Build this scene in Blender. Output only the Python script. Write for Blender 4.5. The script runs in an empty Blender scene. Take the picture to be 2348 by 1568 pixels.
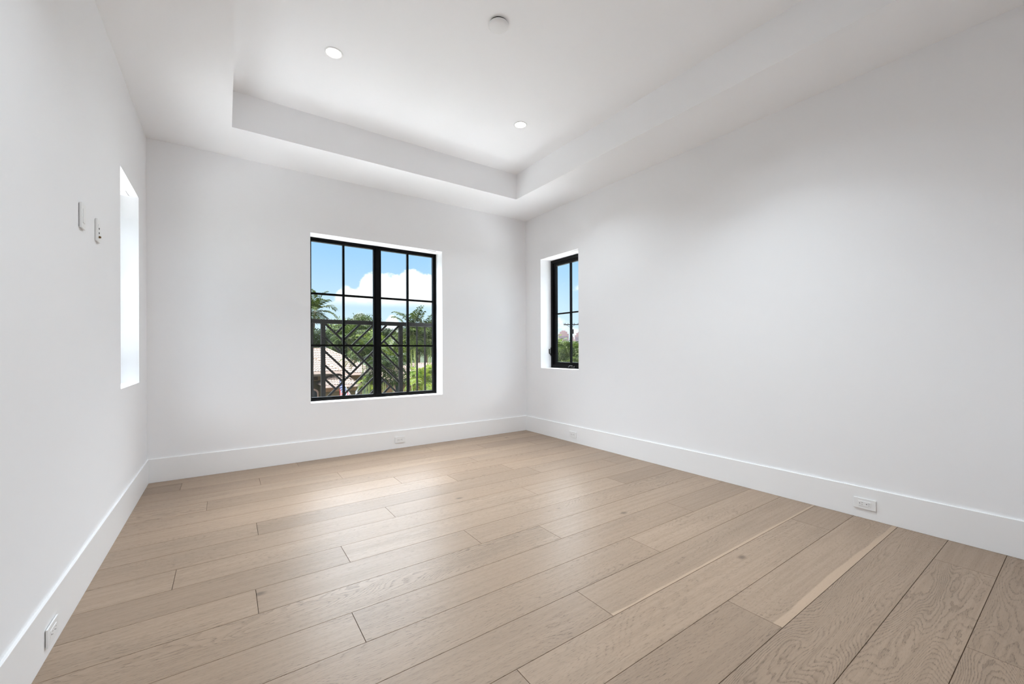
import bpy, bmesh, math, random
from mathutils import Vector, Matrix
SC = bpy.context.scene
COL = SC.collection
R = math.radians

# ------------------------------------------------------------------ camera
IMW, IMH = 2348.0, 1568.0
CAM = Vector((0.5716, -4.8147, 1.1578))
FOC, PPX, PPY = 942.06, 1175.07, 804.10
YAW, ROLL = 0.6094, -0.0036
FW = Vector((math.sin(YAW), math.cos(YAW), 0.0002)).normalized()
_r = Vector((math.cos(YAW), -math.sin(YAW), 0.0)); _u = _r.cross(FW)
RT = math.cos(ROLL)*_r + math.sin(ROLL)*_u
UP = -math.sin(ROLL)*_r + math.cos(ROLL)*_u
cd = bpy.data.cameras.new('camera'); cam = bpy.data.objects.new('camera', cd); COL.objects.link(cam)
cam.matrix_world = Matrix(((RT.x, UP.x, -FW.x, CAM.x), (RT.y, UP.y, -FW.y, CAM.y), (RT.z, UP.z, -FW.z, CAM.z), (0, 0, 0, 1)))
cd.sensor_width = 36; cd.lens = FOC*36/IMW
cd.shift_x = (IMW/2-PPX)/IMW; cd.shift_y = (PPY-IMH/2)/IMW
cd.clip_start = 0.03; cd.clip_end = 3000
SC.camera = cam

def at(px, py, Y):
    """world point seen at that pixel on the plane y = Y (used to survey the far surroundings)"""
    d = FW*FOC + RT*(px-PPX) - UP*(py-PPY)
    return CAM + d*((Y-CAM.y)/d.y)

# ------------------------------------------------------------------ colour management / render
vs = SC.view_settings
vs.view_transform = 'Standard'; vs.look = 'None'; vs.gamma = 1.0; vs.exposure = 0.24
vs.use_curve_mapping = False
cy = SC.cycles
cy.use_denoising = True
cy.use_adaptive_sampling = True; cy.adaptive_threshold = 0.04
cy.max_bounces = 12; cy.diffuse_bounces = 8; cy.glossy_bounces = 4; cy.transmission_bounces = 8; cy.transparent_max_bounces = 16
cy.caustics_reflective = False; cy.caustics_refractive = False
cy.sample_clamp_indirect = 6.0

# ------------------------------------------------------------------ node helpers
class G:
    def __init__(s, tree): s.t = tree; s.n = tree.nodes; s.l = tree.links
    def node(s, typ, **kw):
        nd = s.n.new(typ)
        for k, v in kw.items(): setattr(nd, k, v)
        return nd
    def put(s, sock, v):
        if hasattr(v, 'is_output') or isinstance(v, bpy.types.NodeSocket): s.l.new(v, sock)
        else: sock.default_value = v
    def math(s, op, a, b=0.0, c=0.0, clamp=False):
        nd = s.node('ShaderNodeMath', operation=op, use_clamp=clamp)
        s.put(nd.inputs[0], a); s.put(nd.inputs[1], b); s.put(nd.inputs[2], c)
        return nd.outputs[0]
    def ss(s, v, a, b):
        nd = s.node('ShaderNodeMapRange', interpolation_type='SMOOTHSTEP')
        s.put(nd.inputs['Value'], v); s.put(nd.inputs['From Min'], a); s.put(nd.inputs['From Max'], b)
        return nd.outputs[0]
    def mix(s, f, a, b, blend='MIX'):
        nd = s.node('ShaderNodeMix', data_type='RGBA', blend_type=blend)
        s.put(nd.inputs[0], f); s.put(nd.inputs[6], a); s.put(nd.inputs[7], b)
        return nd.outputs[2]
    def comb(s, x, y, z=0.0):
        nd = s.node('ShaderNodeCombineXYZ')
        s.put(nd.inputs[0], x); s.put(nd.inputs[1], y); s.put(nd.inputs[2], z)
        return nd.outputs[0]
    def noise(s, vec, scale, detail=2.0, rough=0.5, dist=0.0):
        nd = s.node('ShaderNodeTexNoise')
        s.put(nd.inputs['Vector'], vec); s.put(nd.inputs['Scale'], scale); s.put(nd.inputs['Detail'], detail)
        s.put(nd.inputs['Roughness'], rough); s.put(nd.inputs['Distortion'], dist)
        return nd.outputs[0]
    def curve(s, v, pts):
        """piecewise curve on v in 0..1"""
        nd = s.node('ShaderNodeFloatCurve'); c = nd.mapping.curves[0]
        c.points[0].location = pts[0]; c.points[1].location = pts[-1]
        for q in pts[1:-1]: c.points.new(*q)
        nd.mapping.update(); s.put(nd.inputs['Value'], v)
        return nd.outputs[0]

# ------------------------------------------------------------------ world: Florida sky, cumulus, added bright upper sky above the view to light the room
wd = bpy.data.worlds.new('sky'); SC.world = wd; wd.use_nodes = True
g = G(wd.node_tree); g.n.clear()
tc = g.node('ShaderNodeTexCoord'); sep = g.node('ShaderNodeSeparateXYZ'); g.l.new(tc.outputs['Generated'], sep.inputs[0])
DX, DY, DZ = sep.outputs
EL = g.math('MULTIPLY', g.math('ARCSINE', DZ), 180/math.pi)          # degrees above the horizon
AZ = g.math('MULTIPLY', g.math('ARCTAN2', DX, DY), 180/math.pi)      # 0 = straight out of the far window, + to the right
dirv = g.comb(DX, DY, g.math('MULTIPLY', DZ, 1.6))
n1 = g.noise(dirv, 9.0, 5.0, 0.55); n2 = g.noise(dirv, 26.0, 5.0, 0.6); n3 = g.noise(dirv, 3.0, 3.0, 0.5)
blue = g.mix(g.ss(EL, 1.0, 15.0), (0.66, 0.83, 0.97, 1), (0.33, 0.605, 0.92, 1))
blue = g.mix(g.ss(EL, 15.0, 60.0), blue, (0.20, 0.45, 0.90, 1))
# big cumulus bank in front of the far window
az01 = g.math('DIVIDE', g.math('SUBTRACT', AZ, 6.0), 24.0, clamp=True)
top = g.curve(az01, [(0.0, 0.28), (0.21, 0.43), (0.27, 0.53), (0.33, 0.545), (0.42, 0.69), (0.5, 0.66), (0.56, 0.675), (0.63, 0.73), (0.70, 0.71), (0.77, 0.66), (1.0, 0.62)])
topd = g.math('ADD', g.math('MULTIPLY', top, 15.0), g.math('MULTIPLY', g.math('SUBTRACT', n2, 0.5), 2.6))
cum = g.math('MULTIPLY', g.ss(g.math('SUBTRACT', topd, EL), -0.25, 0.35), g.ss(EL, 5.6, 7.0))
cum = g.math('MULTIPLY', cum, g.math('MULTIPLY', g.ss(AZ, 8.0, 10.5), g.math('SUBTRACT', 1.0, g.ss(AZ, 29.0, 33.0))))
# low puffs and stray clouds
def hump(az, wd_, tp):
    q = g.math('DIVIDE', g.math('SUBTRACT', AZ, az), wd_)
    e = g.math('ADD', g.math('SUBTRACT', tp, g.math('MULTIPLY', g.math('MULTIPLY', q, q), tp)), g.math('MULTIPLY', g.math('SUBTRACT', n2, 0.5), 1.6))
    return g.ss(g.math('SUBTRACT', e, EL), -0.15, 0.35)
puff = g.math('MAXIMUM', hump(14.6, 2.4, 5.0), g.math('MAXIMUM', hump(18.6, 2.2, 4.9), hump(24.0, 2.5, 3.6)))
wisp = g.math('MULTIPLY', g.ss(n1, 0.53, 0.66), g.math('MULTIPLY', g.ss(AZ, 33.0, 39.0), 0.9))
cl = g.math('MAXIMUM', cum, g.math('MAXIMUM', g.math('MULTIPLY', puff, 0.8), wisp))
cwhite = g.mix(g.ss(n2, 0.35, 0.62), (1.02, 1.05, 1.10, 1), (1.18, 1.18, 1.18, 1))
low = g.mix(cl, blue, cwhite)
# added upper-sky brightness, unseen by the camera, lights the room; weaker behind it
sky_boost = g.ss(EL, 15.5, 30.0)
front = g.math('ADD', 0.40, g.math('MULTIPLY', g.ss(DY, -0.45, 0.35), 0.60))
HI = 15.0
hi = g.math('ADD', 1.0, g.math('MULTIPLY', g.math('MULTIPLY', sky_boost, front), HI))
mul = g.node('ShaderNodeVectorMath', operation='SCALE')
g.l.new(g.mix(sky_boost, low, (0.95, 0.985, 1.06, 1)), mul.inputs[0]); g.l.new(hi, mul.inputs['Scale'])
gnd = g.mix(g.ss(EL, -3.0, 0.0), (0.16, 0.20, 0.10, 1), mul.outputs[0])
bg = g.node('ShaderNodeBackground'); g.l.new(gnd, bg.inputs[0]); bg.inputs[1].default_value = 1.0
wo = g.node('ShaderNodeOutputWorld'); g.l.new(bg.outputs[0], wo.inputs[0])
wd.cycles.sampling_method = 'MANUAL'; wd.cycles.sample_map_resolution = 1024

# ------------------------------------------------------------------ sun: near overhead
sd = bpy.data.lights.new('sun', 'SUN'); sd.energy = 17.0; sd.angle = R(1.0); sd.color = (1.0, 0.97, 0.93)
sun = bpy.data.objects.new('sun', sd); COL.objects.link(sun)
sun.rotation_euler = Vector((0.10, -0.16, -1.0)).to_track_quat('-Z', 'Y').to_euler(); sun.location = (0, 20, 30)

# lamp powers of the four ceiling downlights (watts)
LAMP = dict(far=6.4, near_right=10.5, near_left=7.2); LAMP_SPREAD = dict(far=R(125), near_right=R(106), near_left=R(125))

# ------------------------------------------------------------------ room numbers (metres)
W = 4.174; D = 4.97; H = 3.05; HT = 3.358      # width, depth, soffit, tray ceiling
TL, TF, TR, TB = 0.62, 0.632, 0.617, 0.63      # soffit widths: left, far, right, back
WT = 0.30                                      # wall thickness
BB, BT = 0.2105, 0.012                         # baseboard height / thickness
FX0, FX1, FZ0, FZ1 = 1.313, 2.842, 0.606, 2.427          # far window opening
SZ0, SZ1 = 0.918, 2.428                                  # side windows
RY0, RY1 = -1.092, -0.345                                # right window
LY0, LY1 = -1.088, -0.381                                # left window
LZ0, LZ1 = 0.914, 2.400

# ------------------------------------------------------------------ materials
def principled(name, base, rough=0.5, spec=0.5, metal=0.0, coat=0.0):
    m = bpy.data.materials.new(name); m.use_nodes = True
    b = m.node_tree.nodes['Principled BSDF']
    b.inputs['Base Color'].default_value = (*base, 1); b.inputs['Roughness'].default_value = rough
    b.inputs['Specular IOR Level'].default_value = spec; b.inputs['Metallic'].default_value = metal
    b.inputs['Coat Weight'].default_value = coat
    return m, G(m.node_tree), b
def bump(gr, b, h, strength, dist):
    n = gr.node('ShaderNodeBump'); n.inputs['Strength'].default_value = strength; n.inputs['Distance'].default_value = dist
    gr.put(n.inputs['Height'], h); gr.l.new(n.outputs[0], b.inputs['Normal'])
def objco(gr): return gr.node('ShaderNodeTexCoord').outputs['Object']
def varied(name, base, amp=0.06, scale=3.0, rough=0.6, spec=0.4, bscale=0, bstr=0.1, bdist=0.002, metal=0.0):
    m, gr, b = principled(name, base, rough, spec, metal)
    co = objco(gr); n = gr.noise(co, scale, 4.0, 0.55)
    f = gr.math('ADD', 1.0-amp, gr.math('MULTIPLY', n, 2*amp))
    v = gr.node('ShaderNodeVectorMath', operation='SCALE'); v.inputs[0].default_value = base; gr.put(v.inputs['Scale'], f)
    gr.l.new(v.outputs[0], b.inputs['Base Color'])
    if bscale: bump(gr, b, gr.noise(co, bscale, 3.0, 0.6), bstr, bdist)
    return m
M = {}
M['wall'] = varied('white_wall_paint', (0.894, 0.896, 0.910), 0.006, 1.5, 0.75, 0.25, 160.0, 0.25, 0.0006)
M['ceil'] = varied('white_ceiling_paint', (0.924, 0.927, 0.941), 0.005, 1.5, 0.85, 0.2, 160.0, 0.25, 0.0006)
M['trim'] = varied('white_trim_enamel', (0.90, 0.90, 0.905), 0.006, 2.0, 0.38, 0.5)
M['plastic'] = varied('white_plastic', (0.86, 0.86, 0.86), 0.01, 8.0, 0.35, 0.5)
M['plastic_old'] = varied('soft_white_plastic', (0.82, 0.82, 0.80), 0.01, 8.0, 0.45, 0.4)
M['black'] = varied('black_slot_gap', (0.008, 0.008, 0.008), 0.1, 30.0, 0.6, 0.2)
M['frame'] = varied('black_window_aluminium', (0.003, 0.003, 0.0033), 0.2, 12.0, 0.42, 0.10)
M['bronze'] = varied('oil_rubbed_hardware', (0.05, 0.048, 0.045), 0.1, 20.0, 0.22, 0.6, metal=0.8)
M['brass'] = varied('brass', (0.22, 0.13, 0.05), 0.1, 40.0, 0.3, 0.5, metal=1.0)
M['rail'] = varied('dark_bronze_railing', (0.0075, 0.0068, 0.0066), 0.1, 15.0, 0.50, 0.05)
M['concrete'] = varied('pale_concrete', (0.76, 0.76, 0.76), 0.08, 2.0, 0.85, 0.2, 40.0, 0.3, 0.003)
M['bounce'] = varied('pale_bounce_slab', (0.76, 0.76, 0.77), 0.04, 1.2, 0.9, 0.1, 12.0, 0.2, 0.003)  # kept pale to throw daylight upwards
M['stucco_out'] = varied('white_stucco', (0.75, 0.74, 0.70), 0.03, 2.0, 0.9, 0.2, 50.0, 0.3, 0.003)

# glass: clear pane, mostly transparent with a fresnel reflection and a faint green tint
def glass_mat():
    m = bpy.data.materials.new('window_glass'); m.use_nodes = True; gr = G(m.node_tree); gr.n.clear()
    tr = gr.node('ShaderNodeBsdfTransparent'); tr.inputs[0].default_value = (0.965, 0.985, 0.975, 1)
    gl = gr.node('ShaderNodeBsdfGlossy'); gl.inputs['Roughness'].default_value = 0.0; gl.inputs[0].default_value = (1, 1, 1, 1)
    lw = gr.node('ShaderNodeLayerWeight'); lw.inputs[0].default_value = 0.5
    fr = gr.math('ADD', 0.02, gr.math('MULTIPLY', gr.math('POWER', lw.outputs['Facing'], 5.0), 0.9))
    mx = gr.node('ShaderNodeMixShader'); gr.l.new(fr, mx.inputs[0]); gr.l.new(tr.outputs[0], mx.inputs[1]); gr.l.new(gl.outputs[0], mx.inputs[2])
    o = gr.node('ShaderNodeOutputMaterial'); gr.l.new(mx.outputs[0], o.inputs[0])
    return m
M['glass'] = glass_mat()

def lens_mat():
    m = bpy.data.materials.new('lit_lens'); m.use_nodes = True; gr = G(m.node_tree); gr.n.clear()
    e = gr.node('ShaderNodeEmission'); e.inputs[1].default_value = 12.0
    co = objco(gr); ln = gr.node('ShaderNodeVectorMath', operation='LENGTH'); gr.l.new(co, ln.inputs[0])
    gr.l.new(gr.mix(gr.ss(ln.outputs['Value'], 0.0, 0.05), (1, 0.99, 0.96, 1), (1, 0.97, 0.92, 1)), e.inputs[0])
    o = gr.node('ShaderNodeOutputMaterial'); gr.l.new(e.outputs[0], o.inputs[0])
    return m
M['lens'] = lens_mat()

def floor_mat():
    """wide-plank brushed oak; every plank carries its own random offsets in the 'plank' attribute"""
    m, gr, b = principled('brushed_oak_planks', (0.45, 0.35, 0.26), 0.42, 0.42)
    co = objco(gr); sp = gr.node('ShaderNodeSeparateXYZ'); gr.l.new(co, sp.inputs[0])
    at_ = gr.node('ShaderNodeAttribute', attribute_name='plank'); sc_ = gr.node('ShaderNodeSeparateColor'); gr.l.new(at_.outputs['Color'], sc_.inputs[0])
    r1, r2, r3 = sc_.outputs
    u = gr.math('ADD', sp.outputs[0], gr.math('MULTIPLY', r1, 41.0)); v = gr.math('ADD', sp.outputs[1], gr.math('MULTIPLY', r2, 17.0))
    z = gr.math('MULTIPLY', r3, 9.0)
    # growth rings cut flat: contour lines of a stretched field -> cathedrals, islands and straight grain
    f1 = gr.noise(gr.comb(gr.math('MULTIPLY', u, 0.75), gr.math('MULTIPLY', v, 3.3), z), 1.0, 2.0, 0.45, 0.35)
    f2 = gr.noise(gr.comb(gr.math('MULTIPLY', u, 6.0), gr.math('MULTIPLY', v, 22.0), z), 1.0, 3.0, 0.6)
    ph = gr.math('ADD', gr.math('MULTIPLY', f1, 58.0), gr.math('ADD', gr.math('MULTIPLY', f2, 2.4), gr.math('MULTIPLY', v, 70.0)))
    fr = gr.math('FRACT', ph)
    ring = gr.math('MULTIPLY', gr.ss(fr, 0.45, 0.92), gr.math('SUBTRACT', 1.0, gr.ss(fr, 0.93, 1.0)))
    # open pores: short dark dashes along the grain
    pore = gr.noise(gr.comb(gr.math('MULTIPLY', u, 38.0), gr.math('MULTIPLY', v, 300.0), z), 1.0, 2.0, 0.6)
    dash = gr.ss(pore, 0.53, 0.62)
    streak = gr.noise(gr.comb(gr.math('MULTIPLY', u, 1.6), gr.math('MULTIPLY', v, 60.0), z), 1.0, 3.0, 0.6)
    patch = gr.noise(gr.comb(gr.math('MULTIPLY', u, 1.1), gr.math('MULTIPLY', v, 5.0), z), 1.0, 3.0, 0.55)
    gmask = gr.math('ADD', gr.math('MULTIPLY', gr.ss(patch, 0.40, 0.66), 0.75), gr.math('MULTIPLY', gr.ss(r1, 0.62, 0.80), 0.42))
    cath = gr.ss(r1, 0.62, 0.82)
    line = gr.math('MULTIPLY', gr.math('MULTIPLY', ring, gr.math('ADD', gr.math('ADD', 0.22, gr.math('MULTIPLY', cath, 0.26)), dash)), gr.math('ADD', 0.22, gr.math('MULTIPLY', gmask, 0.95)))
    line = gr.math('ADD', line, gr.math('MULTIPLY', dash, 0.24), clamp=True)
    # a few small knots
    vo = gr.node('ShaderNodeTexVoronoi', voronoi_dimensions='2D', feature='F1'); vo.inputs['Scale'].default_value = 1.0
    gr.l.new(gr.comb(gr.math('MULTIPLY', u, 0.9), gr.math('MULTIPLY', v, 1.5)), vo.inputs['Vector'])
    vs_ = gr.node('ShaderNodeSeparateColor'); gr.l.new(vo.outputs['Color'], vs_.inputs[0])
    knot = gr.math('MULTIPLY', gr.math('SUBTRACT', 1.0, gr.ss(vo.outputs['Distance'], 0.006, 0.040)), gr.math('GREATER_THAN', vs_.outputs[0], 0.72))
    r3c = gr.math('MINIMUM', r3, 0.6)
    light = gr.mix(r3c, (0.303, 0.213, 0.148, 1), (0.372, 0.271, 0.194, 1))
    light = gr.mix(gr.math('MULTIPLY', gr.ss(streak, 0.35, 0.7), 0.5), light, (0.251, 0.177, 0.122, 1))
    light = gr.mix(gr.math('MULTIPLY', gr.ss(patch, 0.5, 0.75), 0.35), light, (0.238, 0.174, 0.125, 1))
    # pale sapwood strip on some planks
    e_ = gr.math('MULTIPLY', gr.ss(streak, 0.60, 0.78), gr.ss(r2, 0.55, 0.60)); light = gr.mix(gr.math('MULTIPLY', e_, 0.55), light, (0.465, 0.355, 0.261, 1))
    tone = gr.node('ShaderNodeVectorMath', operation='SCALE'); gr.l.new(light, tone.inputs[0]); gr.put(tone.inputs['Scale'], gr.math('ADD', 0.90, gr.math('MULTIPLY', r2, 0.17))); light = tone.outputs[0]
    sap = gr.math('MULTIPLY', gr.ss(r3, 1.0, 1.1), gr.math('SUBTRACT', 1.0, gr.ss(gr.math('ADD', at_.outputs['Alpha'], gr.math('MULTIPLY', gr.math('SUBTRACT', patch, 0.5), 0.25)), gr.math('MULTIPLY', gr.math('SUBTRACT', r3, 0.95), 0.34), gr.math('MULTIPLY', gr.math('SUBTRACT', r3, 0.95), 0.42))))
    light = gr.mix(gr.math('MULTIPLY', sap, 0.65), light, (0.471, 0.342, 0.241, 1)); line = gr.math('MULTIPLY', line, gr.math('SUBTRACT', 1.0, gr.math('MULTIPLY', sap, 0.8)))
    colr = gr.mix(gr.math('MULTIPLY', line, 0.80), light, (0.135, 0.092, 0.060, 1))
    colr = gr.mix(gr.math('MULTIPLY', knot, 0.75), colr, (0.09, 0.06, 0.04, 1))
    gr.l.new(colr, b.inputs['Base Color'])
    gr.l.new(gr.math('ADD', 0.34, gr.math('MULTIPLY', streak, 0.10)), b.inputs['Roughness'])
    bump(gr, b, gr.math('SUBTRACT', 1.0, line), 0.25, 0.0006)
    return m
M['oak'] = floor_mat()
M['gap'] = varied('plank_gap', (0.045, 0.028, 0.016), 0.1, 20.0, 0.9, 0.1)

def leaf_mat(name, a, bcol, trans=0.25):
    m = bpy.data.materials.new(name); m.use_nodes = True; gr = G(m.node_tree); gr.n.clear()
    co = objco(gr); n = gr.noise(co, 5.0, 3.0, 0.6)
    c = gr.mix(gr.ss(n, 0.35, 0.65), (*a, 1), (*bcol, 1))
    d = gr.node('ShaderNodeBsdfPrincipled'); d.inputs['Roughness'].default_value = 0.55; d.inputs['Specular IOR Level'].default_value = 0.03; gr.l.new(c, d.inputs['Base Color'])
    t = gr.node('ShaderNodeBsdfTranslucent'); gr.l.new(c, t.inputs[0])
    mx = gr.node('ShaderNodeMixShader'); mx.inputs[0].default_value = trans
    gr.l.new(d.outputs[0], mx.inputs[1]); gr.l.new(t.outputs[0], mx.inputs[2])
    o = gr.node('ShaderNodeOutputMaterial'); gr.l.new(mx.outputs[0], o.inputs[0])
    return m
M['palm'] = leaf_mat('palm_leaflet_green', (0.0054, 0.0135, 0.0022), (0.0272, 0.0383, 0.0045))
M['lime'] = leaf_mat('lime_green_leaf', (0.0216, 0.0459, 0.0043), (0.0713, 0.0864, 0.0076))
M['deep'] = leaf_mat('deep_green_leaf', (0.0027, 0.0081, 0.0018), (0.0124, 0.0216, 0.0036))
M['mid'] = leaf_mat('mid_green_leaf', (0.0065, 0.0177, 0.0023), (0.0281, 0.0419, 0.0056))
M['rachis'] = varied('yellow_green_stem', (0.085, 0.10, 0.022), 0.15, 6.0, 0.5)
M['bark'] = varied('grey_brown_bark', (0.075, 0.055, 0.04), 0.25, 6.0, 0.9, 0.2, 30.0, 0.4, 0.01)
M['tile'] = varied('sun_bleached_roof_tile', (0.155, 0.112, 0.092), 0.22, 4.0, 0.85, 0.2)
M['fascia'] = varied('pale_pink_fascia', (0.36, 0.27, 0.23), 0.05, 2.0, 0.8, 0.2)
M['frieze'] = varied('peach_frieze', (0.30, 0.17, 0.085), 0.06, 2.0, 0.9, 0.2)
M['tan'] = varied('tan_stucco', (0.10, 0.072, 0.035), 0.10, 1.5, 0.95, 0.1, 40.0, 0.3, 0.004)
M['arch'] = varied('pink_arch_trim', (0.50, 0.31, 0.24), 0.05, 3.0, 0.85, 0.2)
M['vent'] = varied('dark_corbel_brown', (0.07, 0.03, 0.015), 0.1, 5.0, 0.9, 0.2)
M['pane_dark'] = varied('dark_pane', (0.02, 0.025, 0.03), 0.1, 4.0, 0.15, 0.5)
M['white_out'] = varied('white_painted_metal', (0.72, 0.72, 0.72), 0.03, 4.0, 0.5, 0.4)
M['lawn'] = varied('lawn_green', (0.009, 0.015, 0.004), 0.3, 0.8, 0.95, 0.1)
M['tower'] = varied('rosy_grey_tower_concrete', (0.21, 0.145, 0.145), 0.08, 0.05, 0.9, 0.2)
M['tower_pane'] = varied('tower_glazing', (0.10, 0.11, 0.16), 0.1, 0.1, 0.3, 0.5)
M['timber'] = varied('weathered_pole_timber', (0.010, 0.008, 0.007), 0.2, 5.0, 0.9, 0.2)
M['navy'] = varied('flag_navy', (0.012, 0.022, 0.10), 0.1, 10.0, 0.8, 0.2)
M['red'] = varied('flag_red', (0.30, 0.010, 0.025), 0.1, 10.0, 0.8, 0.2)
M['white_cloth'] = varied('flag_white', (0.78, 0.76, 0.78), 0.04, 10.0, 0.8, 0.2)

# ------------------------------------------------------------------ mesh helpers
class MB:
    def __init__(s): s.v = []; s.f = []; s.mi = []
    def quad(s, a, b, c, d, mi=0):
        i = len(s.v); s.v += [tuple(a), tuple(b), tuple(c), tuple(d)]; s.f.append((i, i+1, i+2, i+3)); s.mi.append(mi)
    def tri(s, a, b, c, mi=0):
        i = len(s.v); s.v += [tuple(a), tuple(b), tuple(c)]; s.f.append((i, i+1, i+2)); s.mi.append(mi)
    def box(s, x0, x1, y0, y1, z0, z1, mi=0):
        i = len(s.v)
        s.v += [(x0, y0, z0), (x1, y0, z0), (x1, y1, z0), (x0, y1, z0), (x0, y0, z1), (x1, y0, z1), (x1, y1, z1), (x0, y1, z1)]
        for f in ((0, 3, 2, 1), (4, 5, 6, 7), (0, 1, 5, 4), (1, 2, 6, 5), (2, 3, 7, 6), (3, 0, 4, 7)):
            s.f.append(tuple(i+k for k in f)); s.mi.append(mi)
        return s
    def bar(s, a, b, w, d, up=(0, 0, 1), mi=0):
        """rectangular bar from a to b, w wide (sideways) and d deep (along up)"""
        a = Vector(a); b = Vector(b); t = (b-a).normalized(); up = Vector(up)
        sx = t.cross(up).normalized()*w/2; sy = sx.cross(t).normalized()*d/2
        i = len(s.v)
        for p in (a, b): s.v += [tuple(p-sx-sy), tuple(p+sx-sy), tuple(p+sx+sy), tuple(p-sx+sy)]
        for f in ((0, 3, 2, 1), (4, 5, 6, 7), (0, 1, 5, 4), (1, 2, 6, 5), (2, 3, 7, 6), (3, 0, 4, 7)):
            s.f.append(tuple(i+k for k in f)); s.mi.append(mi)
        return s
    def tube(s, pts, rad, n=8, mi=0, cap=True):
        pts = [Vector(p) for p in pts]
        if not hasattr(rad, '__len__'): rad = [rad]*len(pts)
        rings = []
        for k, p in enumerate(pts):
            t = (pts[min(k+1, len(pts)-1)]-pts[max(k-1, 0)]).normalized()
            a = Vector((0, 0, 1)) if abs(t.z) < 0.9 else Vector((1, 0, 0))
            x = t.cross(a).normalized(); y = t.cross(x)
            i = len(s.v)
            for j in range(n):
                an = 2*math.pi*j/n; s.v.append(tuple(p+(x*math.cos(an)+y*math.sin(an))*rad[k]))
            rings.append(i)
        for k in range(len(rings)-1):
            for j in range(n):
                s.f.append((rings[k]+j, rings[k]+(j+1) % n, rings[k+1]+(j+1) % n, rings[k+1]+j)); s.mi.append(mi)
        if cap:
            s.f.append(tuple(rings[0]+j for j in range(n))[::-1]); s.mi.append(mi)
            s.f.append(tuple(rings[-1]+j for j in range(n))); s.mi.append(mi)
        return s
    def lathe(s, prof, n=40, mi=0, axis='z'):
        """profile of (radius, height) turned about the z axis"""
        rings = []
        for r, h in prof:
            i = len(s.v)
            if r < 1e-6: s.v.append((0, 0, h)); rings.append((i, 1))
            else:
                for j in range(n):
                    an = 2*math.pi*j/n; s.v.append((r*math.cos(an), r*math.sin(an), h))
                rings.append((i, n))
        for (a, na), (b, nb) in zip(rings, rings[1:]):
            for j in range(n):
                j2 = (j+1) % n
                if na == 1: s.f.append((a, b+j2, b+j))
                elif nb == 1: s.f.append((a+j, a+j2, b))
                else: s.f.append((a+j, a+j2, b+j2, b+j))
                s.mi.append(mi)
        return s
    def build(s, name, mats, parent=None, bevel=0.0, smooth=False, recalc=True, loc=None):
        me = bpy.data.meshes.new(name); me.from_pydata(s.v, [], s.f)
        mats = mats if isinstance(mats, (list, tuple)) else [mats]
        for m in mats: me.materials.append(m)
        me.polygons.foreach_set('material_index', s.mi)
        if recalc:
            bm = bmesh.new(); bm.from_mesh(me); bmesh.ops.recalc_face_normals(bm, faces=bm.faces); bm.to_mesh(me); bm.free()
        if smooth: me.polygons.foreach_set('use_smooth', [True]*len(me.polygons))
        me.update()
        o = bpy.data.objects.new(name, me); COL.objects.link(o)
        if parent is not None: o.parent = parent
        if loc is not None: o.location = loc
        if bevel:
            bv = o.modifiers.new('edge', 'BEVEL'); bv.width = bevel; bv.segments = 2; bv.limit_method = 'ANGLE'
        return o
def tag(o, label=None, cat=None, group=None, kind=None):
    if label: o['label'] = label
    if cat: o['category'] = cat
    if group: o['group'] = group
    if kind: o['kind'] = kind
    return o
def empty(name, loc=(0, 0, 0), rot=(0, 0, 0), **kw):
    o = bpy.data.objects.new(name, None); o.empty_display_size = 0.1; COL.objects.link(o)
    o.location = loc; o.rotation_euler = rot
    return tag(o, **kw)
def copy_tree(o, parent=None):
    c = o.copy(); COL.objects.link(c)
    if parent is not None: c.parent = parent
    for ch in list(o.children): copy_tree(ch, c)
    return c

# ================================================================== SETTING
# ---- floor: 9 inch planks running along the far wall, joints where the photo has them
PW = 0.2287; Y0 = -0.165
joints = {-1: [1.174, 3.46], 0: [0.253, 2.546], 1: [0.82, 3.112], 2: [1.443, 3.73], 3: [0.4525, 2.738], 4: [1.835], 5: [2.265, 2.87],
          6: [0.738, 3.03], 7: [1.54, 3.85], 8: [0.353, 2.627], 9: [1.13, 3.42], 10: [0.688, 1.83], 11: [2.267], 12: [1.027, 3.32],
          13: [0.32, 2.613], 14: [1.955], 15: [1.436, 3.745], 16: [0.18, 2.47], 17: [1.62], 18: [1.48, 3.777], 19: [0.64, 2.932], 20: [1.9], 21: [1.1]}
rng = random.Random(11)
# planks whose figure reads clearly in the photo: (grain figure, tone, paleness; paleness over 1 = pale sapwood along the near edge)
PLK = {(12, 0): (0.30, 0.45, 0.45), (12, 1): (0.40, 0.50, 0.30), (12, 2): (0.35, 0.25, 0.35), (13, 1): (0.71, 0.45, 0.40), (13, 2): (0.15, 0.80, 0.85),
       (14, 0): (0.50, 0.40, 0.40), (14, 1): (0.28, 0.35, 1.11), (15, 0): (0.36, 0.40, 0.35), (15, 1): (0.68, 0.70, 0.60), (15, 2): (0.58, 0.25, 0.45),
       (16, 0): (0.33, 0.45, 0.40), (16, 1): (0.45, 0.12, 0.30), (16, 2): (0.55, 0.60, 1.36), (17, 0): (0.41, 0.40, 0.30), (17, 1): (0.93, 0.30, 0.50),
       (18, 1): (0.87, 0.38, 0.55), (18, 2): (0.40, 0.10, 0.35), (19, 1): (0.83, 0.30, 0.45), (19, 2): (0.90, 0.12, 0.40),
       (11, 0): (0.79, 0.55, 0.50), (11, 1): (0.66, 0.55, 0.60), (10, 0): (0.24, 0.70, 0.70), (10, 1): (0.47, 0.35, 0.35), (10, 2): (0.74, 0.55, 0.45),
       (9, 0): (0.31, 0.35, 0.30), (9, 1): (0.52, 0.60, 0.60), (8, 0): (0.20, 0.70, 0.60), (8, 1): (0.44, 0.60, 0.70)}
fm = MB(); pcol = []
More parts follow.
